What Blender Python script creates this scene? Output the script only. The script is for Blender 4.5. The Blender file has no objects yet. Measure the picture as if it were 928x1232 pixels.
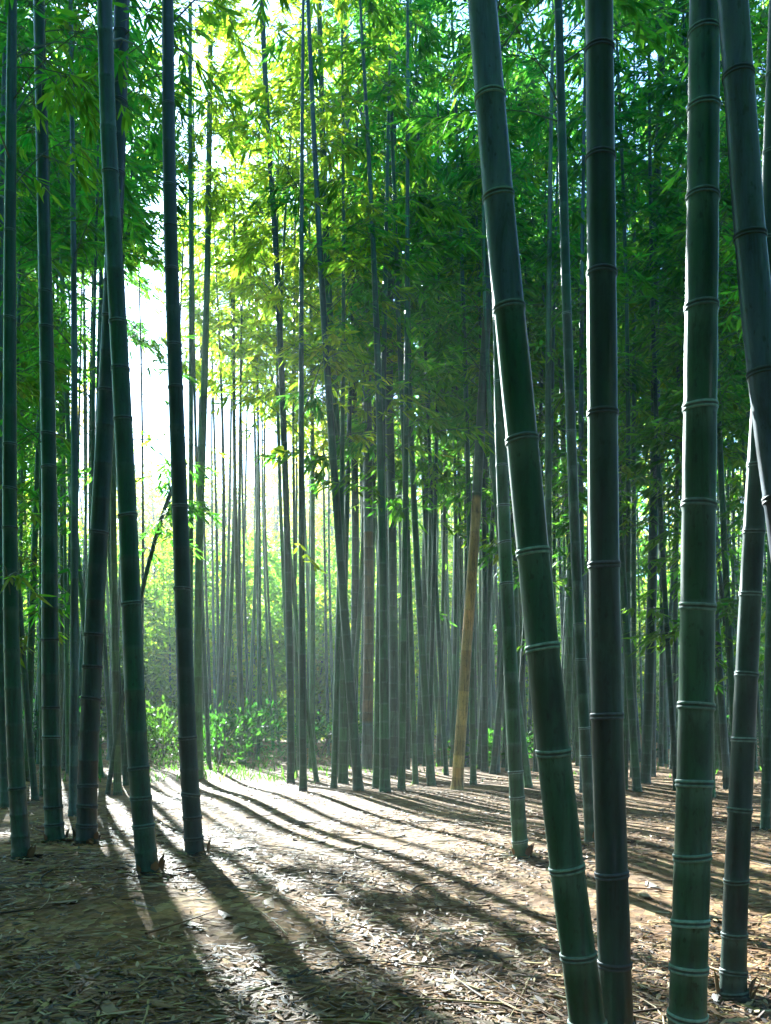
import bpy, math
import numpy as np

# ------------------------------------------------------------------ set-up
scene = bpy.context.scene
col = scene.collection
R = math.radians
PW, PH = 928.0, 1232.0          # size of the reference picture
F, HOR, CAMH = 1150.0, 862.0, 1.2
rng = np.random.default_rng(11)

SUN_AZ = R(19.5)                # sun stands this far left of straight ahead
SUN_EL = R(24.0)
SUN_DIR = np.array([-math.sin(SUN_AZ) * math.cos(SUN_EL), math.cos(SUN_AZ) * math.cos(SUN_EL), math.sin(SUN_EL)])


def ground_z(x, y):
    return (0.035 * np.sin(x * 1.1 + 0.6 * y) + 0.03 * np.sin(y * 0.9 - 0.5 * x + 1.0)
            + 0.05 * np.sin(x * 0.23 + 1.2) * np.sin(y * 0.19 + 0.4))


def at(px, py, depth):
    """a point of the place that stands DEPTH metres ahead"""
    return np.array([(px - PW / 2) / F * depth, depth, CAMH + (HOR - py) / F * depth])


def screen(x, y, z):
    return PW / 2 + F * x / y, HOR - F * (z - CAMH) / y


# ------------------------------------------------------------------ mesh helpers
class MB:
    """collects quads with a material index and a colour per vertex"""
    def __init__(self):
        self.v, self.q, self.m, self.c, self.n = [], [], [], [], 0

    def add(self, verts, quads, mat=0, color=(1, 1, 1)):
        verts = np.asarray(verts, dtype=np.float64).reshape(-1, 3)
        quads = np.asarray(quads, dtype=np.int64).reshape(-1, 4)
        self.v.append(verts)
        self.q.append(quads + self.n)
        self.m.append(np.full(len(quads), mat, dtype=np.int32))
        c = np.asarray(color, dtype=np.float64)
        if c.ndim == 1:
            c = np.tile(c, (len(verts), 1))
        self.c.append(c)
        self.n += len(verts)

    def tube(self, pts, rad, sides=6, mat=0, color=(1, 1, 1), cap=False):
        pts = np.asarray(pts, dtype=np.float64)
        n = len(pts)
        rad = np.broadcast_to(np.asarray(rad, dtype=np.float64), (n,))
        t = np.gradient(pts, axis=0)
        t /= np.linalg.norm(t, axis=1)[:, None] + 1e-12
        ref = np.array([0, 1.0, 0]) if abs(t[0][1]) < 0.8 else np.array([1.0, 0, 0])
        a = np.cross(t, ref)
        a /= np.linalg.norm(a, axis=1)[:, None] + 1e-12
        b = np.cross(t, a)
        ang = np.linspace(0, 2 * math.pi, sides, endpoint=False)
        ring = a[:, None, :] * np.cos(ang)[None, :, None] + b[:, None, :] * np.sin(ang)[None, :, None]
        v = (pts[:, None, :] + ring * rad[:, None, None]).reshape(-1, 3)
        i = np.arange(n - 1)[:, None] * sides
        k = np.arange(sides)[None, :]
        k2 = (k + 1) % sides
        q = np.stack([i + k, i + k2, i + sides + k2, i + sides + k], axis=-1).reshape(-1, 4)
        c = np.asarray(color, dtype=np.float64)
        if c.ndim == 2:
            c = np.repeat(c, sides, axis=0)
        self.add(v, q, mat, c)

    def leaves(self, base, d, side, length, width, color, mat=0, fold=0.25):
        """pointed leaf blades: two quads each, folded along the midrib"""
        base, d, side = (np.asarray(x, dtype=np.float64) for x in (base, d, side))
        n = len(base)
        if n == 0:
            return
        d = d / (np.linalg.norm(d, axis=1)[:, None] + 1e-9)
        side = side - d * np.sum(side * d, axis=1)[:, None]
        side /= np.linalg.norm(side, axis=1)[:, None] + 1e-9
        up = np.cross(side, d)
        L = np.asarray(length)[:, None]
        W = np.asarray(width)[:, None] * 0.5
        droop = np.zeros((n, 3)); droop[:, 2] = -0.10
        tip = base + d * L + droop * L
        l1 = base + d * L * 0.22 + side * W * 0.85 + up * W * fold
        l2 = base + d * L * 0.60 + side * W * 0.80 + up * W * fold + droop * L * 0.4
        r1 = base + d * L * 0.22 - side * W * 0.85 + up * W * fold
        r2 = base + d * L * 0.60 - side * W * 0.80 + up * W * fold + droop * L * 0.4
        v = np.stack([base, l1, l2, tip, r2, r1], axis=1).reshape(-1, 3)
        o = np.arange(n)[:, None] * 6
        q = np.concatenate([o + np.array([[0, 3, 2, 1]]), o + np.array([[0, 5, 4, 3]])], axis=0)
        self.add(v, q, mat, np.repeat(np.asarray(color), 6, axis=0))

    def build(self, name, mats, parent=None, smooth=True):
        me = bpy.data.meshes.new(name)
        if self.n:
            v = np.concatenate(self.v); q = np.concatenate(self.q)
            m = np.concatenate(self.m); c = np.concatenate(self.c)
            nq = len(q)
            me.vertices.add(len(v)); me.vertices.foreach_set("co", v.astype(np.float32).ravel())
            me.loops.add(nq * 4); me.loops.foreach_set("vertex_index", q.astype(np.int32).ravel())
            me.polygons.add(nq)
            me.polygons.foreach_set("loop_start", (np.arange(nq) * 4).astype(np.int32))
            me.polygons.foreach_set("material_index", m)
            me.polygons.foreach_set("use_smooth", np.full(nq, smooth))
            me.update(calc_edges=True)
            at_ = me.attributes.new("tint", 'FLOAT_COLOR', 'POINT')
            at_.data.foreach_set("color", np.concatenate([c, np.ones((len(c), 1))], axis=1).astype(np.float32).ravel())
        for mm in (mats if isinstance(mats, (list, tuple)) else [mats]):
            me.materials.append(mm)
        o = bpy.data.objects.new(name, me)
        col.objects.link(o)
        if parent is not None:
            o.parent = parent
        return o


def tag(o, label=None, cat=None, group=None, kind=None):
    for k, val in (("label", label), ("category", cat), ("group", group), ("kind", kind)):
        if val:
            o[k] = val
    return o


def empty(name, loc):
    o = bpy.data.objects.new(name, None)
    o.location = loc
    o.empty_display_size = 0.2
    col.objects.link(o)
    return o


# ------------------------------------------------------------------ materials
def new_mat(name):
    m = bpy.data.materials.new(name)
    m.use_nodes = True
    nt = m.node_tree
    nt.nodes.clear()
    out = nt.nodes.new('ShaderNodeOutputMaterial')
    return m, nt, nt.nodes, nt.links, out


def mixcol(N, L, blend, fac, a, b):
    n = N.new('ShaderNodeMix'); n.data_type = 'RGBA'; n.blend_type = blend
    for sock, val in ((n.inputs[0], fac), (n.inputs[6], a), (n.inputs[7], b)):
        if isinstance(val, (int, float)):
            sock.default_value = val
        elif isinstance(val, tuple):
            sock.default_value = (*val, 1)
        else:
            L.new(val, sock)
    return n.outputs[2]


def ramp(N, L, fac, stops):
    r = N.new('ShaderNodeValToRGB')
    L.new(fac, r.inputs[0])
    e = r.color_ramp.elements
    while len(e) < len(stops):
        e.new(0.5)
    for el, (p, c) in zip(e, stops):
        el.position = p; el.color = (*c, 1)
    return r.outputs[0]


def noise(N, L, vec, scale, detail=4, rough=0.55, dist=0.0):
    n = N.new('ShaderNodeTexNoise')
    n.inputs['Scale'].default_value = scale
    n.inputs['Detail'].default_value = detail
    n.inputs['Roughness'].default_value = rough
    n.inputs['Distortion'].default_value = dist
    if vec is not None:
        L.new(vec, n.inputs['Vector'])
    return n.outputs[0]


def mapping(N, L, vec, scale):
    n = N.new('ShaderNodeMapping'); n.inputs['Scale'].default_value = scale
    L.new(vec, n.inputs['Vector'])
    return n.outputs[0]


def culm_material():
    m, nt, N, L, out = new_mat("bamboo_skin")
    b = N.new('ShaderNodeBsdfPrincipled')
    at_ = N.new('ShaderNodeAttribute'); at_.attribute_name = "tint"
    geo = N.new('ShaderNodeNewGeometry')
    streak = noise(N, L, mapping(N, L, geo.outputs['Position'], (38, 38, 1.6)), 1.0, 5, 0.6)
    blotch = noise(N, L, mapping(N, L, geo.outputs['Position'], (7, 7, 3.0)), 1.0, 6, 0.65)
    spot = noise(N, L, mapping(N, L, geo.outputs['Position'], (60, 60, 30)), 1.0, 2, 0.5)
    c = mixcol(N, L, 'MULTIPLY', 1.0, at_.outputs['Color'], ramp(N, L, streak, [(0.25, (0.62, 0.66, 0.62)), (0.75, (1.25, 1.2, 1.2))]))
    c = mixcol(N, L, 'MIX', ramp(N, L, blotch, [(0.46, (0, 0, 0)), (0.62, (0.16, 0.16, 0.16)), (0.80, (0.62, 0.62, 0.62))]), c, (0.055, 0.105, 0.072))
    grime = noise(N, L, mapping(N, L, geo.outputs['Position'], (16, 16, 2.2)), 1.0, 7, 0.7, 0.6)
    c = mixcol(N, L, 'MULTIPLY', 1.0, c, ramp(N, L, grime, [(0.36, (0.4, 0.4, 0.38)), (0.52, (1, 1, 1)), (0.75, (1.25, 1.2, 1.0))]))
    c = mixcol(N, L, 'MULTIPLY', 1.0, c, ramp(N, L, spot, [(0.28, (0.45, 0.45, 0.42)), (0.40, (1, 1, 1))]))
    L.new(c, b.inputs['Base Color'])
    L.new(ramp(N, L, blotch, [(0.3, (0.30, 0.30, 0.30)), (0.75, (0.55, 0.55, 0.55))]), b.inputs['Roughness'])
    b.inputs['Specular IOR Level'].default_value = 0.45
    bp = N.new('ShaderNodeBump'); bp.inputs['Strength'].default_value = 0.22; bp.inputs['Distance'].default_value = 0.004
    L.new(streak, bp.inputs['Height']); L.new(bp.outputs[0], b.inputs['Normal'])
    L.new(b.outputs[0], out.inputs['Surface'])
    return m


def ring_material():
    m, nt, N, L, out = new_mat("node_wax")
    b = N.new('ShaderNodeBsdfPrincipled')
    at_ = N.new('ShaderNodeAttribute'); at_.attribute_name = "tint"
    geo = N.new('ShaderNodeNewGeometry')
    nz = noise(N, L, mapping(N, L, geo.outputs['Position'], (45, 45, 45)), 1.0, 4, 0.6)
    c = mixcol(N, L, 'MULTIPLY', 1.0, at_.outputs['Color'], ramp(N, L, nz, [(0.3, (0.55, 0.55, 0.5)), (0.65, (1.1, 1.1, 1.1))]))
    L.new(c, b.inputs['Base Color'])
    b.inputs['Roughness'].default_value = 0.6
    L.new(b.outputs[0], out.inputs['Surface'])
    return m


def leaf_material():
    m, nt, N, L, out = new_mat("bamboo_leaf")
    at_ = N.new('ShaderNodeAttribute'); at_.attribute_name = "tint"
    geo = N.new('ShaderNodeNewGeometry')
    var = noise(N, L, mapping(N, L, geo.outputs['Position'], (9, 9, 9)), 1.0, 2)
    c = mixcol(N, L, 'MULTIPLY', 1.0, at_.outputs['Color'], ramp(N, L, var, [(0.3, (0.8, 0.8, 0.8)), (0.7, (1.15, 1.15, 1.15))]))
    b = N.new('ShaderNodeBsdfPrincipled')
    L.new(c, b.inputs['Base Color'])
    b.inputs['Roughness'].default_value = 0.5
    b.inputs['Specular IOR Level'].default_value = 0.3
    tr = N.new('ShaderNodeBsdfTranslucent')
    tc = mixcol(N, L, 'MULTIPLY', 1.0, c, (6.4, 4.2, 0.6))
    L.new(tc, tr.inputs['Color'])
    ad = N.new('ShaderNodeMixShader'); ad.inputs[0].default_value = 0.68
    L.new(b.outputs[0], ad.inputs[1]); L.new(tr.outputs[0], ad.inputs[2])
    L.new(ad.outputs[0], out.inputs['Surface'])
    return m


def twig_material():
    m, nt, N, L, out = new_mat("bamboo_twig")
    b = N.new('ShaderNodeBsdfPrincipled')
    at_ = N.new('ShaderNodeAttribute'); at_.attribute_name = "tint"
    L.new(at_.outputs['Color'], b.inputs['Base Color'])
    b.inputs['Roughness'].default_value = 0.6
    L.new(b.outputs[0], out.inputs['Surface'])
    return m


def litter_material():
    m, nt, N, L, out = new_mat("dry_leaf")
    at_ = N.new('ShaderNodeAttribute'); at_.attribute_name = "tint"
    b = N.new('ShaderNodeBsdfPrincipled')
    L.new(at_.outputs['Color'], b.inputs['Base Color'])
    b.inputs['Roughness'].default_value = 0.65
    b.inputs['Specular IOR Level'].default_value = 0.2
    L.new(b.outputs[0], out.inputs['Surface'])
    return m


def ground_material():
    m, nt, N, L, out = new_mat("leaf_littered_soil")
    geo = N.new('ShaderNodeNewGeometry')
    pos = geo.outputs['Position']
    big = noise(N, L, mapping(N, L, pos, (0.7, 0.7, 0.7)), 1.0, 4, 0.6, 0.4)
    mid = noise(N, L, mapping(N, L, pos, (5, 5, 5)), 1.0, 6, 0.65, 0.8)
    fine = noise(N, L, mapping(N, L, pos, (38, 38, 38)), 1.0, 5, 0.7)
    vor = N.new('ShaderNodeTexVoronoi'); vor.inputs['Scale'].default_value = 1.0
    warp = N.new('ShaderNodeVectorMath'); warp.operation = 'MULTIPLY_ADD'
    nz = N.new('ShaderNodeTexNoise'); nz.inputs['Scale'].default_value = 3.0; L.new(pos, nz.inputs['Vector'])
    L.new(nz.outputs['Color'], warp.inputs[0]); warp.inputs[1].default_value = (0.12, 0.12, 0); L.new(pos, warp.inputs[2])
    L.new(mapping(N, L, warp.outputs[0], (17, 10, 10)), vor.inputs['Vector'])
    leafcol = ramp(N, L, vor.outputs['Color'], [(0.05, (0.045, 0.028, 0.016)), (0.35, (0.135, 0.066, 0.024)), (0.6, (0.225, 0.118, 0.042)), (0.9, (0.36, 0.26, 0.14))])
    soil = ramp(N, L, mid, [(0.3, (0.075, 0.041, 0.020)), (0.7, (0.20, 0.108, 0.045))])
    c = mixcol(N, L, 'MIX', ramp(N, L, mid, [(0.35, (0.2, 0.2, 0.2)), (0.6, (0.8, 0.8, 0.8))]), soil, leafcol)
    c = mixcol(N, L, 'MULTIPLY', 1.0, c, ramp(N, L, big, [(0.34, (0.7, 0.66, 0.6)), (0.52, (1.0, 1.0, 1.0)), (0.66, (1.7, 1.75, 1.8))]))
    c = mixcol(N, L, 'MULTIPLY', 1.0, c, ramp(N, L, fine, [(0.3, (0.7, 0.7, 0.7)), (0.65, (1.15, 1.15, 1.15))]))
    c = mixcol(N, L, 'MULTIPLY', 1.0, c, (1.04, 1.0, 0.74))
    b = N.new('ShaderNodeBsdfPrincipled')
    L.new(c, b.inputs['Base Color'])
    b.inputs['Roughness'].default_value = 0.9
    b.inputs['Specular IOR Level'].default_value = 0.15
    bp = N.new('ShaderNodeBump'); bp.inputs['Strength'].default_value = 0.7; bp.inputs['Distance'].default_value = 0.02
    h = N.new('ShaderNodeMath'); h.operation = 'ADD'
    L.new(mid, h.inputs[0]); L.new(vor.outputs['Distance'], h.inputs[1])
    L.new(h.outputs[0], bp.inputs['Height']); L.new(bp.outputs[0], b.inputs['Normal'])
    L.new(b.outputs[0], out.inputs['Surface'])
    return m


M_CULM, M_RING, M_LEAF, M_TWIG = culm_material(), ring_material(), leaf_material(), twig_material()
M_LITTER, M_GROUND = litter_material(), ground_material()

# ------------------------------------------------------------------ where the sun reaches the ground
def keep_chance(p):
    """how likely a leafy twig grows at P: the grove is thin where the sun comes through to the ground"""
    g = p[:2] - SUN_DIR[:2] * (p[2] / SUN_DIR[2])
    if -2.4 < g[1] < 1.7 and 0.2 < g[0] < 3.6:      # the sun also reaches the trunks close by
        return 0.08
    if g[1] < 1.7 or g[1] > 34:
        return 1.0
    sx, sy = screen(g[0], max(g[1], 3.4), 0.0)
    if sx < -60 or sx > 1060:
        return 1.0
    gx, gy = g
    patch = (math.sin(gx * 3.1 + 0.8 * math.sin(gy * 2.3)) + math.sin(gy * 2.7 - gx * 1.3 + 1.7) + 0.8 * math.sin(gx * 6.3 + gy * 4.1))
    edge = 40 + max(0.0, sy - 935) * 0.55           # the shaded near left corner ends here
    if sx < edge:
        if sy < 960: return 0.3
        return 0.0 if patch > 1.55 else 0.8
    if sy < 922:
        return 0.75
    if sx < edge + 70:
        return 0.0 if patch > -0.2 else 0.15
    if sx < 700:
        u = gx * math.cos(SUN_AZ) + gy * math.sin(SUN_AZ)      # across the sun's direction
        stripe = math.sin(u * 6.1 + 0.5 * math.sin(gy * 0.9)) + 0.8 * math.sin(u * 10.7 + 1.3)
        if sy > 1030 and stripe > 0.7:
            return 0.18 * min(1.0, (sy - 1030) / 60)
        return 0.0 if patch > -1.9 else 0.1
    return 0.0 if patch > -1.3 else 0.15


# ------------------------------------------------------------------ bamboo
GREEN = (0.028, 0.092, 0.026)
DEEP = (0.012, 0.050, 0.020)
BLACK = (0.009, 0.025, 0.019)
BLUE = (0.055, 0.078, 0.130)
OLIVE = (0.095, 0.125, 0.035)
TAN = (0.5, 0.31, 0.08)
RUST = (0.22, 0.085, 0.04)
GREY = (0.11, 0.15, 0.14)


def smooth_path(pts, step=0.06):
    """a smooth line through the given points, by height"""
    pts = np.asarray(pts)
    z = pts[:, 2]
    zz = np.arange(z[0], z[-1], step)
    x = np.interp(zz, z, pts[:, 0]); y = np.interp(zz, z, pts[:, 1])
    k = max(3, int(0.09 * len(zz)) | 1)
    ker = np.hanning(k + 2)[1:-1]; ker /= ker.sum()
    def sm(a):
        p = k // 2
        ext = np.concatenate([2 * a[0] - a[p:0:-1], a, 2 * a[-1] - a[-2:-p - 2:-1]])
        return np.convolve(ext, ker, mode='valid')
    return np.stack([sm(x), sm(y), zz], axis=1)


def crown_mesh(path, z0, r, n_br, blen, dens, lsize, hue, chance=keep_chance, zmax=None, drop=0.32, low_share=0.0):
    mb = MB()
    ztop = path[-1, 2] if zmax is None else zmax
    B, D, S, Ln, Wd, C = [], [], [], [], [], []
    for i in range(n_br):
        t = (i + r.uniform(0, 1)) / n_br
        low = r.random() < low_share
        z = z0 * r.uniform(0.35, 1.0) if low else z0 + (ztop - z0) * t
        p = np.array([np.interp(z, path[:, 2], path[:, 0]), np.interp(z, path[:, 2], path[:, 1]), z])
        az = r.uniform(0, 2 * math.pi)
        el = R(r.uniform(18, 62))
        lb = blen * r.uniform(0.6, 1.2) * (0.6 if low else 1.0 - 0.5 * t)
        d0 = np.array([math.cos(az) * math.cos(el), math.sin(az) * math.cos(el), math.sin(el)])
        s = np.linspace(0, 1, 5)[:, None]
        bp = p + d0 * lb * s + np.array([0, 0, -drop]) * lb * s ** 2
        nt = max(2, int(r.poisson(dens * (0.55 if low else 1.0))))
        any_kept = False
        for k in range(nt):
            u = r.uniform(0.22, 1.0)
            q = p + d0 * lb * u + np.array([0, 0, -drop]) * lb * u * u
            a2 = az + r.uniform(-1.2, 1.2)
            tl = r.uniform(0.22, 0.5) * (lsize / 0.17)
            td = np.array([math.cos(a2), math.sin(a2), r.uniform(-0.5, 0.25)])
            td /= np.linalg.norm(td)
            if r.random() > chance(q + td * tl * 0.8 - np.array([0, 0, 0.14 * tl + 0.05])):
                continue
            any_kept = True
            e = q + td * tl + np.array([0, 0, -0.18 * tl])
            mb.tube([q, q + td * tl * 0.55, e], [0.004, 0.003, 0.002], 3, 1, (0.06, 0.09, 0.03))
            nl = int(r.integers(6, 11))
            f = np.sort(r.uniform(0.25, 1.0, nl))
            base = q + td * tl * f[:, None]; base[:, 2] -= 0.18 * tl * f ** 2
            sgn = np.where(np.arange(nl) % 2 == 0, 1, -1) * r.uniform(0.15, 1.0, nl)
            sgn[-1] *= 0.2
            aa = a2 + sgn
            dd = np.stack([np.cos(aa), np.sin(aa), r.uniform(-1.1, 0.15, nl)], axis=1)
            B.append(base); D.append(dd)
            S.append(np.stack([-np.sin(aa), np.cos(aa), r.uniform(-0.8, 0.8, nl)], axis=1))
            ln = lsize * r.uniform(0.65, 1.25, nl)
            Ln.append(ln); Wd.append(ln * r.uniform(0.17, 0.27, nl))
            v = r.uniform(0.65, 1.35, (nl, 1)) * hue
            yel = r.uniform(0, 1, (nl, 1)) ** 3
            C.append(v * (1 + yel * np.array([[0.9, 0.35, 0.0]])))
        if any_kept or r.random() < 0.08:
            rb = 0.004 + 0.006 * lb / 2
            mb.tube(bp, np.linspace(rb, 0.003, 5), 4, 1, (0.06, 0.10, 0.035))
    if B:
        mb.leaves(np.concatenate(B), np.concatenate(D), np.concatenate(S), np.concatenate(Ln), np.concatenate(Wd), np.concatenate(C))
    return mb


LEAF_HUES = [np.array([0.028, 0.104, 0.018]), np.array([0.021, 0.094, 0.026]), np.array([0.038, 0.110, 0.013]), np.array([0.018, 0.078, 0.027])]


def node_heights(z0, z1, r, full=0.33, first=0.14):
    out, z, k = [], z0 + first * 0.5, 0
    while z < z1:
        out.append(z)
        step = first + (full - first) * min(1.0, k / 7.0)
        z += step * r.uniform(0.9, 1.1)
        k += 1
    return np.array(out)


def make_bamboo(path, r0, r1, color, r, sides=14, rings=False, top_color=None, top_from=None, top_to=None, full=0.33,
                crown=None, ring_color=(0.20, 0.30, 0.26), nodes=None, zview=99, ring_share=1.0):
    """bamboo > culm (> node_ring), crown. PATH is its centre line in the place."""
    base = np.array([path[0, 0], path[0, 1], float(ground_z(path[0, 0], path[0, 1]))])
    root = empty("bamboo", base)
    P = path - base
    nz = (nodes if nodes is not None else node_heights(path[0, 2] + 0.05, path[-1, 2], r, full)) - base[2]
    nz = nz[(nz > P[0, 2] + 0.03) & (nz < P[-1, 2] - 0.03)]
    # heights of the rings of vertices: three round each node, two between
    hs = [P[0, 2], P[-1, 2]]
    for a in nz:
        hs += [a - 0.022, a - 0.006, a + 0.004, a + 0.022]
    for a, b in zip(nz[:-1], nz[1:]):
        hs += [a + (b - a) * 0.36, a + (b - a) * 0.66]
    hs = np.unique(np.clip(np.array(hs), P[0, 2], P[-1, 2]))
    hs = hs[np.concatenate([[True], np.diff(hs) > 1e-4])]
    px = np.interp(hs, P[:, 2], P[:, 0]); py = np.interp(hs, P[:, 2], P[:, 1])
    tt = (hs - hs[0]) / (hs[-1] - hs[0])
    rad = r0 + (r1 - r0) * tt
    rad = rad * (1 + 0.42 * np.exp(-(hs - hs[0]) / 0.09))
    if len(nz):
        dn = np.abs(hs[:, None] - nz[None, :]).min(axis=1)
        rad = rad * (1 + 0.055 * np.exp(-(dn / 0.010) ** 2) - 0.02 * np.exp(-((dn - 0.03) / 0.02) ** 2))
        seg = np.searchsorted(nz, hs + 1e-6)
        tone = r.uniform(0.72, 1.3, (len(nz) + 2, 1)) * (1 + r.normal(0, 0.05, (len(nz) + 2, 3)))
        tone = tone[seg]
        wax = (np.exp(-(dn / 0.012) ** 2) * (0.16 if not rings else 0.25))[:, None]
        if rings:
            below = np.abs(hs[:, None] - nz[None, :] + 0.022).min(axis=1)
            wax = np.maximum(wax, 0.33 * np.exp(-(below / 0.018) ** 2)[:, None] * r.uniform(0.3, 1.0, len(nz) + 2)[seg][:, None])
    else:
        tone = np.ones((len(hs), 1)); wax = np.zeros((len(hs), 1))
    c = np.tile(np.array(color), (len(hs), 1))
    if top_color is not None:
        k = np.clip((hs + base[2] - top_from) / 0.01, 0, 1)[:, None]
        if top_to is not None:
            k = k * np.clip((top_to - hs - base[2]) / 0.01, 0, 1)[:, None]
        c = c * (1 - k) + np.array(top_color) * k
    c = c * tone
    c = c * (1 - wax) + np.array(ring_color) * wax
    mb = MB()
    mb.tube(np.stack([px, py, hs], axis=1), rad, sides, 0, c)
    culm = mb.build("culm", M_CULM, root)
    if rings:
        for a in nz:
            if a + base[2] > zview:
                break
            if r.random() > ring_share:
                continue
            ctr = np.array([np.interp(a, P[:, 2], P[:, 0]), np.interp(a, P[:, 2], P[:, 1]), a])
            d = np.array([np.interp(a + .05, P[:, 2], P[:, 0]), np.interp(a + .05, P[:, 2], P[:, 1]), a + .05]) - ctr
            d /= np.linalg.norm(d)
            d = d + np.array([r.normal(0, 0.05), r.normal(0, 0.05), 0]); d /= np.linalg.norm(d)
            vr = r.uniform(0.45, 1.1)
            rr = np.interp(a, hs, rad)
            g = MB()
            prof = [(-0.0105, 0.985), (-0.0085, 1.03), (-0.004, 1.035), (-0.002, 1.01), (0.003, 1.012), (0.005, 1.04), (0.010, 1.03), (0.0125, 0.985)]
            dark = np.array(ring_color) * 0.18
            cols = [np.array(ring_color), np.array(ring_color), np.array(ring_color) * 0.9, dark, dark, np.array(ring_color) * 1.1, np.array(ring_color), np.array(ring_color) * .7]
            sc = rr / 0.055
            g.tube([ctr + d * h * sc for h, _ in prof], [rr * k for _, k in prof], max(sides, 18), 0, np.array(cols) * vr)
            g.build("node_ring", M_RING, culm)
    if crown:
        cm = crown_mesh(P + base, **crown, r=r)
        # to local space
        cm.v = [v - base for v in cm.v]
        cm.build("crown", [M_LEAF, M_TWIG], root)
    return root


def hero_path(pix, depth, height, base_depth=None, bow=0.0, top_lean=None, lean_depth=0.0):
    """PIX: (x, y) points from the base up; all at DEPTH"""
    pts = [at(x, y, depth) for x, y in pix]
    gz = float(ground_z(pts[0][0], pts[0][1]))
    p0 = pts[0].copy()
    if p0[2] > gz:                                   # carry the line down into the ground
        dirn = (pts[1] - pts[0]) / max(1e-6, pts[1][2] - pts[0][2])
        p0 = pts[0] + dirn * (gz - pts[0][2])
        pts.insert(0, p0)
    pts[0] = pts[0] + np.array([0, 0, -0.06 - max(0, pts[0][2] - gz)]) if pts[0][2] > gz - 0.06 else pts[0]
    z1 = pts[-1][2]
    sl = (pts[-1] - pts[-2]) / max(1e-6, pts[-1][2] - pts[-2][2])
    if top_lean is not None:
        sl = np.array([top_lean, 0, 1.0])
    n = 5
    for i in range(1, n + 1):
        z = z1 + (height - z1) * i / n
        if z <= pts[-1][2] + 0.05:
            continue
        pts.append(pts[-1] + sl * (z - pts[-1][2]))
    pts = np.array(pts)
    if lean_depth:
        pts[:, 1] += lean_depth * (pts[:, 2] - pts[0, 2])
    return smooth_path(pts)


def depth_of(y):
    return CAMH * F / (y - HOR)


def nodes_from_y(ys, depth, height, r, full=0.34):
    z = sorted(CAMH + (HOR - y) / F * depth for y in ys)
    top = z[-1]
    while top < height:
        top += full * r.uniform(.92, 1.08); z.append(top)
    return np.array(z)


heroes = []      # (base pixel x, base pixel y, short name used to tell its neighbours)


def hero(label, short, pix, width, color, depth=None, height=11.0, rings=True, crown=True, crown_z=None, w_top=None, nodes_y=None,
         n_br=18, dens=5, lsize=0.17, seed=0, group=None, blen=1.5, sides=16, low_share=0.0, chance=keep_chance, **kw):
    r = np.random.default_rng(1000 + seed)
    d = depth if depth else depth_of(pix[0][1])
    path = hero_path(pix, d, height, top_lean=kw.pop('top_lean', None), lean_depth=kw.pop('lean_depth', 0.0))
    r0 = width / F * d / 2
    r1 = (w_top if w_top else width * 0.6) / F * d / 2 * 0.7
    ztop_view = CAMH + HOR / F * d
    # radius: the given widths hold between the base and the top edge of the view
    k = (height - path[0, 2]) / max(0.5, ztop_view - path[0, 2])
    if w_top:
        r1 = max(0.012, r0 + (w_top / F * d / 2 - r0) * k)
    cr = None
    if crown:
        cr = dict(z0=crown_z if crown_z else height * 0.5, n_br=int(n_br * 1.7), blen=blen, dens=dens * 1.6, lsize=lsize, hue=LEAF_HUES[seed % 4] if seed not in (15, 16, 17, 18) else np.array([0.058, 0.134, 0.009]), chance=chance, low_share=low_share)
    r_sh = np.random.default_rng(3000 + seed)
    nd = nodes_from_y(nodes_y, d, height, r) if nodes_y else None
    tcf = kw.pop('top_from_y', None)
    if tcf is not None:
        kw['top_from'] = CAMH + (HOR - tcf) / F * d
    ttf = kw.pop('top_to_y', None)
    if ttf is not None:
        kw['top_to'] = CAMH + (HOR - ttf) / F * d
    o = make_bamboo(path, r0, r1, color, r, sides=sides, rings=rings, crown=cr, nodes=nd, zview=ztop_view + 0.3, **kw)
    if d < 9:
        for k in range(int(r_sh.integers(3, 6))):
            a = r_sh.uniform(0, 2 * math.pi); sh = MB()
            ca, sa = math.cos(a), math.sin(a)
            L_ = r_sh.uniform(0.07, 0.15)
            z_ = r_sh.uniform(-0.01, 0.05)
            sh.leaves([(ca * r0 * 1.32, sa * r0 * 1.32, z_)], [(ca * r_sh.uniform(0.05, 0.35), sa * r_sh.uniform(0.05, 0.35), 1.0)], [(-sa, ca, 0)],
                      [L_], [r0 * r_sh.uniform(0.8, 1.3)], [np.array((0.15, 0.09, 0.04)) * r_sh.uniform(0.5, 1.2)], 0, -0.35)
            sh.build("sheath", M_LITTER, o)
    tag(o, label, "bamboo", group or "tall bamboos of the near grove")
    heroes.append((pix[0][0], pix[0][1], short, d))
    return o


ALL = lambda p: 1.0
# -- the four thick ones close by on the right
hero("thick bamboo leaning left, blue-grey at its top, sunlit along its left edge", "the thick leaning bamboo",
     [(716, 1290), (708, 1232), (681, 1040), (661, 860), (637, 620), (616, 400), (606, 310), (580, 0)], 43, DEEP, depth=3.15, height=9.5, w_top=35,
     nodes_y=[1285, 1232, 1150, 1045, 905, 780, 665, 530, 372, 237, 118, -10], top_color=BLUE, top_from_y=372, seed=1, sides=28, n_br=10, crown_z=6.2)
hero("thick near-black upright bamboo standing right behind the leaning one", "the thick black bamboo",
     [(743, 1300), (742, 1232), (736, 1040), (730, 860), (726, 620), (724, 310), (721, 0)], 40, BLACK, depth=3.35, height=10, w_top=33,
     nodes_y=[1296, 1235, 1160, 1052, 862, 680, 498, 330, 190, 60], seed=2, sides=28, ring_color=(0.07, 0.08, 0.11), n_br=10, crown_z=6.2,
     top_color=(0.011, 0.021, 0.021), top_from_y=862)
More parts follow.
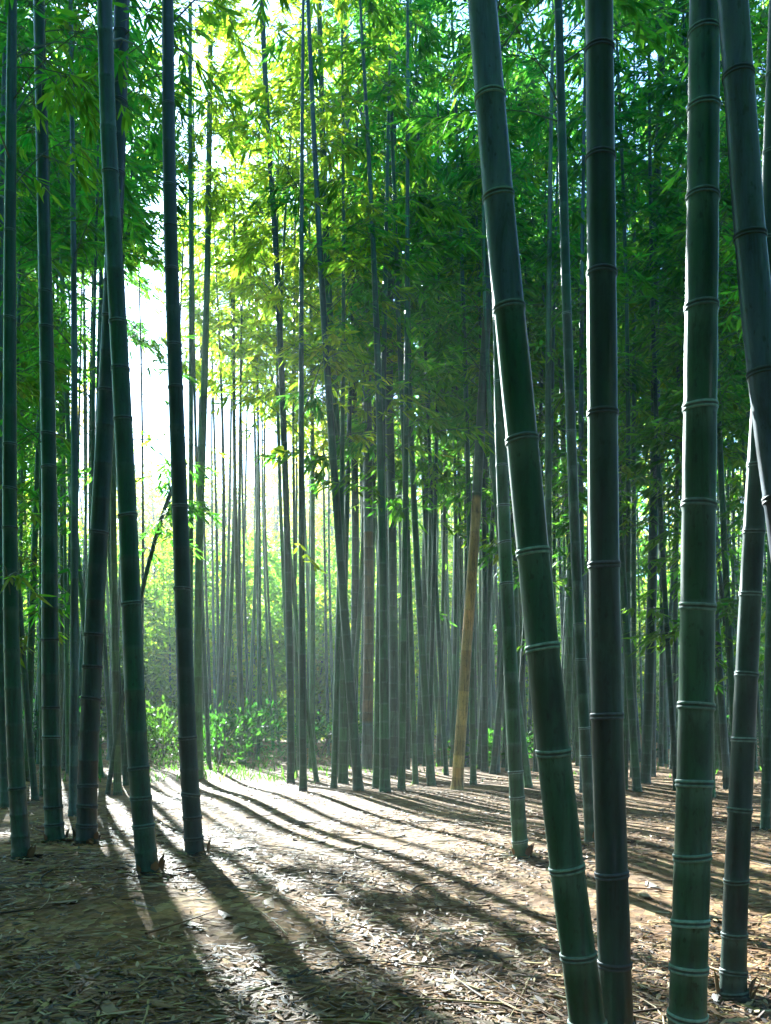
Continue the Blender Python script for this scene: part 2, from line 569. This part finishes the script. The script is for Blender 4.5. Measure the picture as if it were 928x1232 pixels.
hero("thick dark green bamboo with evenly spaced pale double node rings", "the thick ringed bamboo",
     [(824, 1300), (827, 1232), (833, 1040), (838, 860), (841, 620), (845, 310), (848, 0)], 45, (0.022, 0.062, 0.024), depth=3.1, height=10, w_top=36,
     nodes_y=[1290, 1255, 1222, 1165, 1110, 1031, 943, 850, 730, 608, 490, 370, 238, 130, 40], seed=3, sides=28, n_br=10, crown_z=6.2,
     ring_color=(0.22, 0.33, 0.28))
hero("thick blue-grey bamboo leaning out of the top right corner", "the blue-grey corner bamboo",
     [(1000, 1330), (985, 1000), (960, 750), (938, 600), (918, 450), (902, 285), (889, 95), (882, 0)], 42, (0.050, 0.072, 0.120), depth=2.95, height=9.5, w_top=35,
     nodes_y=[1320, 1240, 1120, 1000, 880, 740, 600, 450, 285, 92, -60], seed=4, sides=28, n_br=10, crown_z=6.2, ring_color=(0.035, 0.055, 0.065))
hero("dark bamboo with thin pale rings at the right edge, base in sunlit litter", "the dark right-edge bamboo",
     [(882, 1206), (884, 1100), (893, 922), (899, 800), (908, 620), (917, 480), (925, 300), (936, 0)], 30, BLACK, height=10, w_top=19,
     nodes_y=[1195, 1170, 1125, 1060, 975, 890, 812, 715, 640, 560, 470, 380], seed=5, sides=22, ring_color=(0.14, 0.20, 0.18), n_br=10, crown_z=6.5)
# -- left group
hero("slender black-green bamboo standing alone before the white sky gap", "the lone left bamboo",
     [(236, 1037), (227, 922), (222, 780), (217, 620), (211, 450), (206, 310), (203, 150), (202, 0)], 23, BLACK, height=12.5, w_top=14, seed=6,
     ring_color=(0.09, 0.12, 0.11), n_br=14, crown_z=6.6, lsize=0.16, ring_share=0.45)
hero("dark green bamboo crossing another, nearest the camera of the left group", "the crossing green bamboo",
     [(180, 1067), (166, 922), (160, 780), (154, 620), (146, 460), (138, 310), (130, 150), (126, 0)], 26, DEEP, height=12, w_top=18, seed=7,
     n_br=16, crown_z=5.9, lsize=0.16, ring_share=0.45, ring_color=(0.09, 0.15, 0.12))
hero("black bamboo leaning right and crossing behind the green one", "the crossing black bamboo",
     [(104, 1018), (106, 922), (115, 720), (122, 600), (130, 450), (137, 300), (143, 150), (147, 0)], 24, BLACK, height=12.5, w_top=18, seed=8, low_share=0.13,
     n_br=18, crown_z=6.4, lsize=0.16, ring_share=0.45, ring_color=(0.08, 0.11, 0.11))
hero("straight dark green bamboo between the far left bamboo and the crossing pair", "the straight left bamboo",
     [(67, 1016), (62, 922), (60, 780), (60, 620), (57, 450), (54, 310), (47, 0)], 22, DEEP, height=12.5, w_top=13, seed=9, low_share=0.13,
     n_br=20, crown_z=5.8, lsize=0.16, ring_share=0.45, ring_color=(0.09, 0.15, 0.12))
hero("leftmost of the dark bamboos rooted near the left edge", "the far left bamboo",
     [(27, 1043), (19, 922), (14, 780), (12, 620), (12, 310), (15, 0)], 21, DEEP, height=12, w_top=11, seed=10, low_share=0.13,
     n_br=20, crown_z=5.2, lsize=0.16, ring_share=0.45, ring_color=(0.09, 0.15, 0.12))
# -- middle distance
hero("mid green bamboo leaning behind the thick leaning bamboo", "the green bamboo behind the leaning one",
     [(628, 1041), (620, 922), (613, 776), (607, 640), (602, 500), (598, 300), (594, 0)], 19, GREEN, height=12, w_top=9, seed=11,
     n_br=22, crown_z=6.4, lsize=0.16, ring_share=0.5)
hero("slim dark bamboo leaning left, just left of the thick black one", "the slim bamboo by the black one",
     [(712, 1028), (706, 922), (697, 760), (690, 600), (680, 310), (672, 0)], 14, DEEP, height=13, w_top=10, seed=12, n_br=22, crown_z=6.2, lsize=0.16, ring_share=0.3)
hero("slender upright bamboo between the black and the ringed thick bamboos", "the upright slender bamboo",
     [(776, 945), (780, 860), (785, 700), (789, 500), (787, 310), (795, 100), (797, 0)], 12.5, DEEP, height=16, w_top=9, seed=13, rings=False, n_br=30, crown_z=8, lsize=0.18)
hero("dry golden-tan bamboo leaning right, green higher up, standing in sunlit litter", "the tan leaning bamboo",
     [(550, 948), (556, 860), (563, 760), (571, 650), (578, 520), (586, 380), (592, 250)], 14, TAN, height=13, w_top=8, seed=14, rings=False, n_br=8, crown_z=9, top_color=(0.05, 0.085, 0.03), top_from_y=600,
     lsize=0.18, ring_color=(0.25, 0.2, 0.08))
hero("thin dark bamboo rising alone in front of the pale light shaft", "the thin dark bamboo in the light shaft",
     [(350, 941), (350, 860), (348, 740), (345, 620), (341, 500), (333, 310), (322, 150), (315, 0)], 9, DEEP, height=17, w_top=6, seed=15, rings=False, n_br=26, crown_z=8.4, lsize=0.19,
     chance=lambda p: max(0.35, keep_chance(p)))
hero("slim bright green bamboo right of the lone dark bamboo", "the slim green left bamboo",
     [(240, 938), (238, 800), (240, 640), (245, 500), (250, 310), (252, 160), (254, 0)], 11, (0.07, 0.15, 0.04), height=14, w_top=5.5, seed=16, rings=False, n_br=18, crown_z=10.5, lsize=0.18)
hero("thin pale green bamboo nearly hidden behind the lone dark bamboo", "the thin pale bamboo",
     [(228, 942), (229, 800), (230, 620), (230, 310), (229, 165), (229, 0)], 6.5, (0.07, 0.15, 0.05), height=14, w_top=4.5, seed=17, rings=False, n_br=16, crown_z=10.5, lsize=0.18)
hero("green bamboo at the left side of the dense middle cluster", "the green middle bamboo",
     [(413, 938), (414, 860), (413, 740), (409, 600), (401, 450), (393, 310), (388, 150), (384, 0)], 12, GREEN, height=16, w_top=6, seed=18, rings=False, n_br=28, crown_z=8.6, lsize=0.19)
hero("brown dried bamboo stem in the middle cluster, bluish at its foot", "the brown dried bamboo",
     [(441, 924), (443, 840), (444, 760), (444, 700), (443, 560), (440, 310), (436, 0)], 13, (0.10, 0.13, 0.13), height=16, w_top=7, seed=19, rings=False, n_br=20, crown_z=9, top_color=(0.13, 0.085, 0.03), top_from_y=868, top_to_y=640,
     lsize=0.19)
hero("short dark bamboo with its base at the right picture edge", "the right-edge short bamboo",
     [(921, 1005), (923, 900), (926, 780), (930, 640)], 12, DEEP, height=9, w_top=8, seed=20, rings=False, n_br=14, crown_z=5.5)
hero("thin bowed bamboo arching right between the crossing and the lone bamboos", "the thin bowed bamboo",
     [(130, 952), (146, 850), (160, 760), (176, 690), (192, 630), (210, 580)], 6, DEEP, height=5.3, w_top=3, seed=21, rings=False, n_br=7, crown_z=3.8, blen=0.8,
     top_lean=0.6, chance=ALL)
hero("dark slender bamboo with thick hanging twigs left of the tan bamboo", "the twiggy dark bamboo",
     [(505, 915), (509, 800), (513, 640), (514, 450), (513, 310), (511, 150), (510, 0)], 9.5, DEEP, height=17.5, w_top=7.5, seed=22, low_share=0.3, rings=False, n_br=40, crown_z=7.5, lsize=0.19)
hero("dark bamboo in the middle cluster, just right of the brown stem", "the dark middle bamboo",
     [(474, 930), (474, 800), (472, 640), (468, 450), (470, 310), (473, 150), (476, 0)], 11, (0.03, 0.07, 0.04), height=16, w_top=8, seed=23, rings=False, n_br=30, crown_z=8.5, lsize=0.19)
hero("dark upright bamboo above the brown stem in the middle cluster", "the upright cluster bamboo",
     [(424, 920), (427, 800), (428, 640), (425, 450), (422, 310), (419, 150), (415, 0)], 10, DEEP, height=18, w_top=7, seed=24, rings=False, n_br=34, crown_z=9, lsize=0.19)
hero("thin green bamboo rooted in front of the middle cluster", "the thin green front bamboo",
     [(500, 938), (497, 840), (494, 740), (489, 600), (480, 400), (472, 160)], 7, (0.05, 0.12, 0.045), height=13, w_top=4, seed=25, rings=False, n_br=16, crown_z=8.5, lsize=0.18)

# -- the grove behind: every stem a bamboo of its own
GAP = 2.0
placed = [(h[0], h[3]) for h in heroes]
fills = []
tries = 0
strata = [(11.0, 18.0, 6, 9), (14.0, 19.5, 32, 7.5), (19.5, 26.0, 88, 4.2), (26.0, 37.0, 130, 2.6)]
for (d0, d1, count, sep) in strata:
    got = 0
    tries = 0
    while got < count and tries < 20000:
        tries += 1
        x = rng.uniform(-30, 960) if d0 > 11.5 else rng.uniform(-5, 150)
        d = rng.uniform(d0, d1)
        if 150 < x < 248 and rng.random() > (0.03 if d < 24 else 0.07):
            continue
        if 248 <= x < 400 and rng.random() > (0.10 if d < 19.5 else 0.36):
            continue
        if 255 < x < 345 and d < 24:
            continue
        if 538 < x < 604 and d < 17:
            continue
        if any(abs(x - a) < sep and abs(d - b) < 9 for a, b in placed):
            continue
        placed.append((x, d)); fills.append((x, d)); got += 1

KINDS = [("green", GREEN), ("green", (0.06, 0.14, 0.05)), ("dark green", DEEP), ("dark green", (0.026, 0.065, 0.035)), ("blue-grey", (0.055, 0.095, 0.090)), ("green", (0.034, 0.100, 0.030)), ("green", (0.055, 0.10, 0.028))]
fill_recs = []
for i, (x, d) in enumerate(fills):
    r = np.random.default_rng(5000 + i)
    X = (x - PW / 2) / F * d
    gz = float(ground_z(X, d))
    H = r.uniform(13.5, 19.0) if d > 19 else r.uniform(12, 17)
    z0 = max(0.36 * (d - 3.0), 4.5) * r.uniform(0.78, 1.3)
    H = max(H, z0 + 6.5)
    lean = r.normal(-0.008, 0.018); bow = r.normal(0, 0.22)
    ld = r.normal(0, 0.02)
    zs = np.linspace(gz - 0.06, H, 9)
    t = (zs - zs[0]) / (zs[-1] - zs[0])
    path = np.stack([X + lean * (zs - gz) + bow * np.sin(t * math.pi) + 0.5 * bow * t ** 3, d + ld * (zs - gz) + 0.4 * t ** 3, zs], axis=1)
    path = smooth_path(path, 0.12)
    kind, colr = KINDS[int(r.integers(len(KINDS)))]
    colr = np.array(colr) * r.uniform(0.85, 1.2)
    rad = r.uniform(0.045, 0.082)
    thin = 0.5 if 150 < x < 310 else 0.74 if 240 < x < 580 else (0.58 if 640 < x < 830 else 1.0)
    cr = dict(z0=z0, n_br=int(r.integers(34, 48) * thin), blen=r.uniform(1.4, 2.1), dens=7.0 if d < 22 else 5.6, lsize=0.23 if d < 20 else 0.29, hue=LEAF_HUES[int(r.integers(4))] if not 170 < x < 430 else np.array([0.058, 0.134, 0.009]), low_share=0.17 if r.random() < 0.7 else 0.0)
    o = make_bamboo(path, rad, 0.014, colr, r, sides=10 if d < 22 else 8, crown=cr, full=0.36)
    sx, sy = screen(X, d, gz)
    fill_recs.append((sx, d, kind, rad, o))

hs = sorted([h for h in heroes if -5 < h[0] < 940], key=lambda h: h[0])
ORD = ["first", "second", "third", "fourth", "fifth", "sixth", "seventh", "eighth", "ninth", "tenth", "eleventh", "twelfth", "thirteenth", "fourteenth", "fifteenth", "sixteenth", "seventeenth", "eighteenth", "nineteenth", "twentieth"]
count = {}
for sx, d, kind, rad, o in sorted(fill_recs, key=lambda f: f[0]):
    left = [h for h in hs if h[0] <= sx]
    anchor = left[-1][2] if left else None
    far = "distant" if d > 26 else ("mid-distance" if d > 19.5 else "nearer")
    key = (anchor, far, kind)
    n = count.get(key, 0); count[key] = n + 1
    if anchor:
        lab = f"{ORD[n]} {far} {kind} bamboo right of {anchor}"
    else:
        lab = f"{ORD[n]} {far} {kind} bamboo from the left picture edge"
    tag(o, lab, "bamboo", "slender bamboos of the grove behind")

# ------------------------------------------------------------------ undergrowth: shrubs at the feet of the far stems
def shrub(x, y, w, h, label, r, hue, n=900, lsize=0.16):
    """shrub > stem, crown"""
    base = np.array([x, y, float(ground_z(x, y))])
    root = empty("shrub", base)
    st = MB()
    for k in range(5):
        a = r.uniform(0, 2 * math.pi)
        e = np.array([math.cos(a) * w * 0.3, math.sin(a) * w * 0.3, h * 0.8])
        st.tube([(0, 0, -0.05), e * 0.5 + np.array([0, 0, 0.1 * h]), e], [0.02, 0.014, 0.006], 5, 0, (0.07, 0.06, 0.035))
    st.build("stem", M_TWIG, root)
    mb = MB()
    nc = 16
    cent = np.stack([r.normal(0, w * 0.27, nc), r.normal(0, w * 0.22, nc), r.uniform(0.15, 0.85, nc) * h], axis=1)
    idx = r.integers(0, nc, n)
    p = cent[idx] + r.normal(0, 1, (n, 3)) * np.array([w * 0.13, w * 0.13, h * 0.13])
    p[:, 2] = np.clip(p[:, 2], 0.02, None)
    dd = p - np.array([0, 0, h * 0.2]); dd /= np.linalg.norm(dd, axis=1)[:, None]
    dd += r.normal(0, 0.5, (n, 3))
    ss = r.normal(0, 1, (n, 3))
    ln = lsize * r.uniform(0.6, 1.3, n)
    mb.leaves(p, dd, ss, ln, ln * r.uniform(0.25, 0.4, n), hue * r.uniform(0.6, 1.4, (n, 1)))
    mb.build("crown", M_LEAF, root)
    return tag(root, label, "shrub", "shrubs at the feet of the grove")


shr = [
    (262, 24, 1.8, 1.3, "low dark green shrub right of the slim green left bamboo"),
    (305, 28, 2.2, 1.7, "rounded shrub at the far end of the sunlit strip"),
    (196, 25, 1.9, 1.5, "leafy shrub between the crossing and the lone left bamboos"),
    (385, 27, 2.0, 1.2, "low shrub left of the green middle bamboo's foot"),
    (600, 24, 1.6, 0.9, "small dark shrub right of the tan leaning bamboo"),
    (30, 24, 2.4, 1.8, "tall shrub behind the far left bamboo"),
    (690, 27, 2.2, 1.1, "low shrub seen between the two thick left-hand trunks"),
    (880, 26, 2.2, 1.4, "shrub behind the dark right-edge bamboo"),
]
for i, (px, d, w, h, lab) in enumerate(shr):
    shrub((px - PW / 2) / F * d, d, w, h, lab, np.random.default_rng(900 + i), LEAF_HUES[i % 4] * np.array([0.4, 0.45, 0.8]))

# ------------------------------------------------------------------ far-off thicket that reads as one mass
def clump_mass(name, label, stems, r, nb_range, leaf, nl=9, spread=0.22, filt=True):
    """STEMS: (x, y, height, lowest leaves); each a thin stem in a cloud of leaves"""
    mb = MB()
    B, D, S, Ln, Wd, C = [], [], [], [], [], []
    for x, y, H, zl in stems:
        zz = np.linspace(-0.1, H, 7)
        lean = r.normal(0, 0.04)
        mb.tube(np.stack([x + lean * zz, np.full(7, y), zz], axis=1), np.linspace(0.07, 0.015, 7), 6, 1, np.array(GREEN) * r.uniform(0.7, 1.4))
        nb = int(r.integers(*nb_range))
        zc = r.uniform(zl, H, nb)
        rad = 0.5 + 1.1 * np.sin(np.clip(zc / H, 0, 1) * math.pi * 0.9)
        a = r.uniform(0, 2 * math.pi, nb)
        q = np.sqrt(r.uniform(0, 1, nb))
        cx = np.stack([x + lean * zc + rad * q * np.cos(a), y + rad * q * np.sin(a), zc], axis=1)
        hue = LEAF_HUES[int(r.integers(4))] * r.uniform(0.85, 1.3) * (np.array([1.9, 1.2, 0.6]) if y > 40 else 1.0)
        for k in range(nb):
            if filt and r.random() > keep_chance(cx[k]):
                continue
            p = cx[k] + r.normal(0, spread, (nl, 3))
            an = r.uniform(0, 2 * math.pi, nl)
            B.append(p); D.append(np.stack([np.cos(an), np.sin(an), r.uniform(-1.2, 0.2, nl)], axis=1)); S.append(r.normal(0, 1, (nl, 3)))
            l = leaf * r.uniform(0.65, 1.35, nl); Ln.append(l); Wd.append(l * r.uniform(0.22, 0.34, nl))
            C.append(hue * r.uniform(0.7, 1.3, (nl, 1)))
    mb.leaves(np.concatenate(B), np.concatenate(D), np.concatenate(S), np.concatenate(Ln), np.concatenate(Wd), np.concatenate(C))
    o = mb.build(name, [M_LEAF, M_CULM])
    return tag(o, label, "thicket", None, "stuff")


r = np.random.default_rng(77)
st = []
for i in range(330):
    d = r.uniform(46, 62)
    x = r.uniform(-0.62, 0.62) * d
    sx = PW / 2 + F * x / d
    H = r.uniform(11, 20.5)
    if sx > 560:
        if r.random() < 0.55:
            continue
        H = r.uniform(6, 13)
    if 40 < sx < 430:
        if r.random() < 0.45:
            continue
        d = r.uniform(42, 48); x = (sx - PW / 2) / F * d
        H = r.uniform(4.5, 12)
    st.append((x, d, H, 0.5))
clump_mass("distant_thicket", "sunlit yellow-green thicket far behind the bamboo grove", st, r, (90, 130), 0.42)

# a wooded slope beyond it, rising behind the whole grove
r = np.random.default_rng(79)


def slope_z(x, y):
    return np.clip((y - 74) * 0.34, 0, None)


mb = MB()
B, D, S, Ln, Wd, C = [], [], [], [], [], []
for i in range(165):
    d = r.uniform(95, 125)
    x = r.uniform(-0.5, 0.5) * d
    sx = PW / 2 + F * x / d
    gz = float(slope_z(x, d))
    h = r.uniform(14, 29)
    if 120 < sx < 330:
        h *= 0.8
    nb = int(r.integers(30, 50))
    nl = 9
    u = r.normal(0, 1, (nb, 3)); u /= np.linalg.norm(u, axis=1)[:, None]
    rr = r.uniform(0.45, 1.0, (nb, 1)) ** 0.6
    ctr = np.array([x, d, gz + h * 0.52]) + u * rr * np.array([h * 0.26, h * 0.26, h * 0.5])
    ctr[:, 2] = np.maximum(ctr[:, 2], gz + 0.3)
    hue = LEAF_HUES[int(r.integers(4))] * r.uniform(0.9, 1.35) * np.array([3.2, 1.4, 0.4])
    p = (ctr[:, None, :] + r.normal(0, 0.55, (nb, nl, 3))).reshape(-1, 3)
    n = nb * nl
    an = r.uniform(0, 2 * math.pi, n)
    B.append(p); D.append(np.stack([np.cos(an), np.sin(an), r.uniform(-1.2, 0.3, n)], axis=1)); S.append(r.normal(0, 1, (n, 3)))
    l = r.uniform(0.5, 1.0, n); Ln.append(l); Wd.append(l * r.uniform(0.3, 0.45, n))
    C.append(hue * r.uniform(0.7, 1.3, (n, 1)))
    mb.tube([(x, d, gz - 0.3), (x + r.normal(0, .3), d, gz + h * 0.4), (x + r.normal(0, .5), d, gz + h * 0.85)], [0.22, 0.15, 0.05], 6, 1, (0.07, 0.06, 0.045))
mb.leaves(np.concatenate(B), np.concatenate(D), np.concatenate(S), np.concatenate(Ln), np.concatenate(Wd), np.concatenate(C))
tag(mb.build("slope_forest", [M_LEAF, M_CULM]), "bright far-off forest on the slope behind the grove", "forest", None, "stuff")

# unseen grove beside and behind the viewer, added to hold off sky light
r = np.random.default_rng(78)
st = []
while len(st) < 210:
    a = r.uniform(R(30), R(330)); q = r.uniform(5.5, 30) if R(90) < a < R(270) else r.uniform(7, 40)
    x, y = q * math.sin(a), q * math.cos(a)
    if y > 0 and abs(x) / y < 0.62:
        continue
    st.append((x, y, r.uniform(12, 18), r.uniform(0.8, 4.0)))
clump_mass("surrounding_shade_thicket", "unseen leafy bamboo grove added around the viewer to cut sky light", st, r, (170, 220), 0.36, spread=0.3)

# ------------------------------------------------------------------ ground
def ground():
    mb = MB()
    def grid(x0, x1, y0, y1, nx, ny):
        xs = np.linspace(x0, x1, nx); ys = np.linspace(y0, y1, ny)
        X, Y = np.meshgrid(xs, ys)
        return X, Y
    # one sheet: fine rows near the camera, coarser away
    ys = np.concatenate([np.linspace(-90, -4, 12, endpoint=False), np.linspace(-4, 30, 150, endpoint=False), np.linspace(30, 130, 50)])
    xs = np.concatenate([np.linspace(-130, -14, 20, endpoint=False), np.linspace(-14, 14, 120, endpoint=False), np.linspace(14, 130, 21)])
    X, Y = np.meshgrid(xs, ys)
    Z = ground_z(X, Y) + np.clip((Y - 74) * 0.34, 0, None)
    v = np.stack([X, Y, Z], axis=-1).reshape(-1, 3)
    nx, ny = len(xs), len(ys)
    i = np.arange(ny - 1)[:, None] * nx; k = np.arange(nx - 1)[None, :]
    q = np.stack([i + k, i + k + 1, i + nx + k + 1, i + nx + k], axis=-1).reshape(-1, 4)
    mb.add(v, q)
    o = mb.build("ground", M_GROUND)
    tag(o, "forest floor of dry bamboo litter striped with sun and shade", "ground", None, "structure")


ground()


def litter():
    r = np.random.default_rng(5)
    mb = MB()
    n = 90000
    d = 2.6 + 19.0 * r.uniform(0, 1, n) ** 1.7
    sx = r.uniform(-60, 990, n)
    x = (sx - PW / 2) / F * d
    # leaves gather in drifts
    dr = np.sin(x * 2.1 + np.sin(d * 1.3) * 1.5) + np.sin(d * 1.9 - x * 0.7) + r.normal(0, 0.8, n)
    k = dr > -0.6
    x, d = x[k], d[k]; n = len(x)
    p = np.stack([x, d, ground_z(x, d) + r.uniform(0.004, 0.03, n)], axis=1)
    a = r.uniform(0, 2 * math.pi, n)
    dd = np.stack([np.cos(a), np.sin(a), r.uniform(-0.05, 0.22, n)], axis=1)
    ss = np.stack([-np.sin(a), np.cos(a), r.normal(0, 0.3, n)], axis=1)
    pal = np.array([(0.20, 0.105, 0.038), (0.15, 0.068, 0.022), (0.32, 0.225, 0.11), (0.07, 0.036, 0.018), (0.28, 0.20, 0.055), (0.035, 0.025, 0.018)])
    c = pal[r.choice(6, n, p=[.28, .24, .12, .17, .07, .12])] * r.uniform(0.75, 1.25, (n, 1))
    ln = r.uniform(0.04, 0.10, n) * np.where(r.uniform(0, 1, n) < 0.10, 1.5, 1)
    mb.leaves(p, dd, ss, ln, ln * r.uniform(0.11, 0.24, n), c, fold=0.35)
    # leaves heaped round the feet of the near stems, loose twigs and fallen sheaths
    for hx, hy, _n, hd in heroes:
        if hd > 12:
            continue
        m_ = 150
        bx = (hx - PW / 2) / F * hd
        q = 0.07 + np.abs(r.normal(0, 0.16, m_)); a = r.uniform(0, 2 * math.pi, m_)
        px, py = bx + q * np.cos(a), hd + q * np.sin(a)
        p = np.stack([px, py, ground_z(px, py) + 0.012 + 0.06 * np.exp(-q / 0.10) * r.uniform(0.4, 1, m_)], axis=1)
        a2 = r.uniform(0, 2 * math.pi, m_)
        dd = np.stack([np.cos(a2), np.sin(a2), r.uniform(-0.5, 0.3, m_)], axis=1)
        ss = np.stack([-np.sin(a2), np.cos(a2), r.normal(0, 0.5, m_)], axis=1)
        ln = r.uniform(0.06, 0.14, m_)
        mb.leaves(p, dd, ss, ln, ln * r.uniform(0.15, 0.3, m_), pal[r.choice(6, m_)] * r.uniform(0.7, 1.2, (m_, 1)), fold=0.35)
    for k in range(260):
        d_ = 3.0 + 13 * r.uniform(0, 1) ** 1.5
        x_ = (r.uniform(-40, 970) - PW / 2) / F * d_
        a_ = r.uniform(0, 2 * math.pi); l_ = r.uniform(0.15, 0.75)
        t_ = np.linspace(0, 1, 5)
        bend = r.normal(0, 0.12) * l_ * np.sin(t_ * math.pi)
        qx = x_ + l_ * t_ * math.cos(a_) - bend * math.sin(a_); qy = d_ + l_ * t_ * math.sin(a_) + bend * math.cos(a_)
        mb.tube(np.stack([qx, qy, ground_z(qx, qy) + 0.012 + r.uniform(0, 0.02)], axis=1), np.linspace(0.005, 0.002, 5) * r.uniform(0.7, 1.6), 5, 0, pal[int(r.integers(6))] * 0.9)
    m_ = 130
    d_ = 3.2 + 11 * r.uniform(0, 1, m_) ** 1.5
    x_ = (r.uniform(-40, 970, m_) - PW / 2) / F * d_
    a_ = r.uniform(0, 2 * math.pi, m_)
    ln = r.uniform(0.16, 0.32, m_)
    mb.leaves(np.stack([x_, d_, ground_z(x_, d_) + 0.02], axis=1), np.stack([np.cos(a_), np.sin(a_), r.uniform(-0.02, 0.15, m_)], axis=1),
              np.stack([-np.sin(a_), np.cos(a_), r.normal(0, 0.25, m_)], axis=1), ln, ln * r.uniform(0.3, 0.42, m_), np.array([0.20, 0.13, 0.06]) * r.uniform(0.5, 1.4, (m_, 1)), fold=0.55)
    o = mb.build("fallen_leaves", M_LITTER)
    tag(o, "dry fallen bamboo leaves, sheaths and twigs scattered over the forest floor", "leaf litter", None, "stuff")


litter()


def grass():
    r = np.random.default_rng(6)
    mb = MB()
    n = 4500
    d = r.uniform(17.5, 34, n)
    sx = np.where(r.uniform(0, 1, n) < 0.7, r.normal(255, 95, n), r.uniform(-40, 970, n))
    x = (sx - PW / 2) / F * d
    cl = np.sin(x * 1.7 + d) + np.sin(d * 2.3 - x) + r.normal(0, .6, n)
    k = (cl > -0.3) | (d > 24)
    x, d = x[k], d[k]; n = len(x)
    p = np.stack([x, d, ground_z(x, d) - 0.01], axis=1)
    a = r.uniform(0, 2 * math.pi, n)
    dd = np.stack([np.cos(a) * 0.5, np.sin(a) * 0.5, r.uniform(0.6, 1.2, n)], axis=1)
    ss = np.stack([-np.sin(a), np.cos(a), r.normal(0, 0.2, n)], axis=1)
    ln = r.uniform(0.06, 0.24, n)
    mb.leaves(p, dd, ss, ln, ln * 0.12 + 0.008, np.array([0.016, 0.05, 0.02]) * r.uniform(0.5, 1.5, (n, 1)))
    o = mb.build("grass", M_LEAF)
    tag(o, "low green grass and seedlings at the far edge of the clearing", "grass", None, "stuff")


grass()

# ------------------------------------------------------------------ air
def haze():
    m, nt, N, L, out = new_mat("haze_air")
    v = N.new('ShaderNodeVolumePrincipled')
    v.inputs['Color'].default_value = (0.86, 0.92, 0.86, 1)
    v.inputs['Density'].default_value = 0.0013
    v.inputs['Anisotropy'].default_value = 0.25
    L.new(v.outputs[0], out.inputs['Volume'])
    x0, x1, y0, y1, z0, z1 = -135, 135, -95, 155, -1.3, 52.0
    me = bpy.data.meshes.new("haze")
    vs = [(x, y, z) for z in (z0, z1) for y in (y0, y1) for x in (x0, x1)]
    fs = [(0, 2, 3, 1), (4, 5, 7, 6), (0, 1, 5, 4), (2, 6, 7, 3), (0, 4, 6, 2), (1, 3, 7, 5)]
    me.from_pydata(vs, [], fs)
    me.materials.append(m)
    o = bpy.data.objects.new("haze", me)
    col.objects.link(o)
    tag(o, "pale morning haze filling the grove", "haze", None, "stuff")


haze()

# ------------------------------------------------------------------ light, sky, camera
w = bpy.data.worlds.new("World"); scene.world = w
w.use_nodes = True
nt = w.node_tree; nt.nodes.clear()
sky = nt.nodes.new('ShaderNodeTexSky'); sky.sky_type = 'NISHITA'; sky.sun_disc = False
sky.sun_elevation = SUN_EL
sky.sun_rotation = -SUN_AZ
sky.air_density = 1.0; sky.dust_density = 0.6; sky.ozone_density = 3.5
bg = nt.nodes.new('ShaderNodeBackground'); bg.inputs['Strength'].default_value = 0.05
wo = nt.nodes.new('ShaderNodeOutputWorld')
nt.links.new(sky.outputs[0], bg.inputs[0]); nt.links.new(bg.outputs[0], wo.inputs[0])

sun = bpy.data.lights.new("sun", 'SUN'); sun.energy = 5.0; sun.angle = R(0.4); sun.color = (1.0, 0.86, 0.62)
so = bpy.data.objects.new("sun", sun); col.objects.link(so)
from mathutils import Vector
so.rotation_euler = Vector(-SUN_DIR).to_track_quat('-Z', 'Y').to_euler()
so.location = (-10, 30, 30)

cam = bpy.data.cameras.new("camera"); co = bpy.data.objects.new("camera", cam); col.objects.link(co)
co.location = (0, 0, CAMH); co.rotation_euler = (R(90), 0, 0)
cam.sensor_fit = 'VERTICAL'; cam.sensor_height = 24.0; cam.lens = 24.0 * F / PH
cam.shift_y = (HOR - PH / 2) / PH
cam.clip_start = 0.05; cam.clip_end = 600
scene.camera = co

scene.render.engine = 'CYCLES'
cy = scene.cycles
cy.use_denoising = True
cy.max_bounces = 7; cy.diffuse_bounces = 3; cy.glossy_bounces = 2; cy.transmission_bounces = 5; cy.volume_bounces = 0
cy.transparent_max_bounces = 6
cy.sample_clamp_indirect = 4.0
cy.caustics_reflective = False; cy.caustics_refractive = False
vs = scene.view_settings
vs.view_transform = 'Standard'; vs.look = 'None'; vs.gamma = 1.0; vs.use_curve_mapping = False
vs.exposure = 3.4
vs.use_white_balance = True; vs.white_balance_temperature = 4750; vs.white_balance_tint = 4
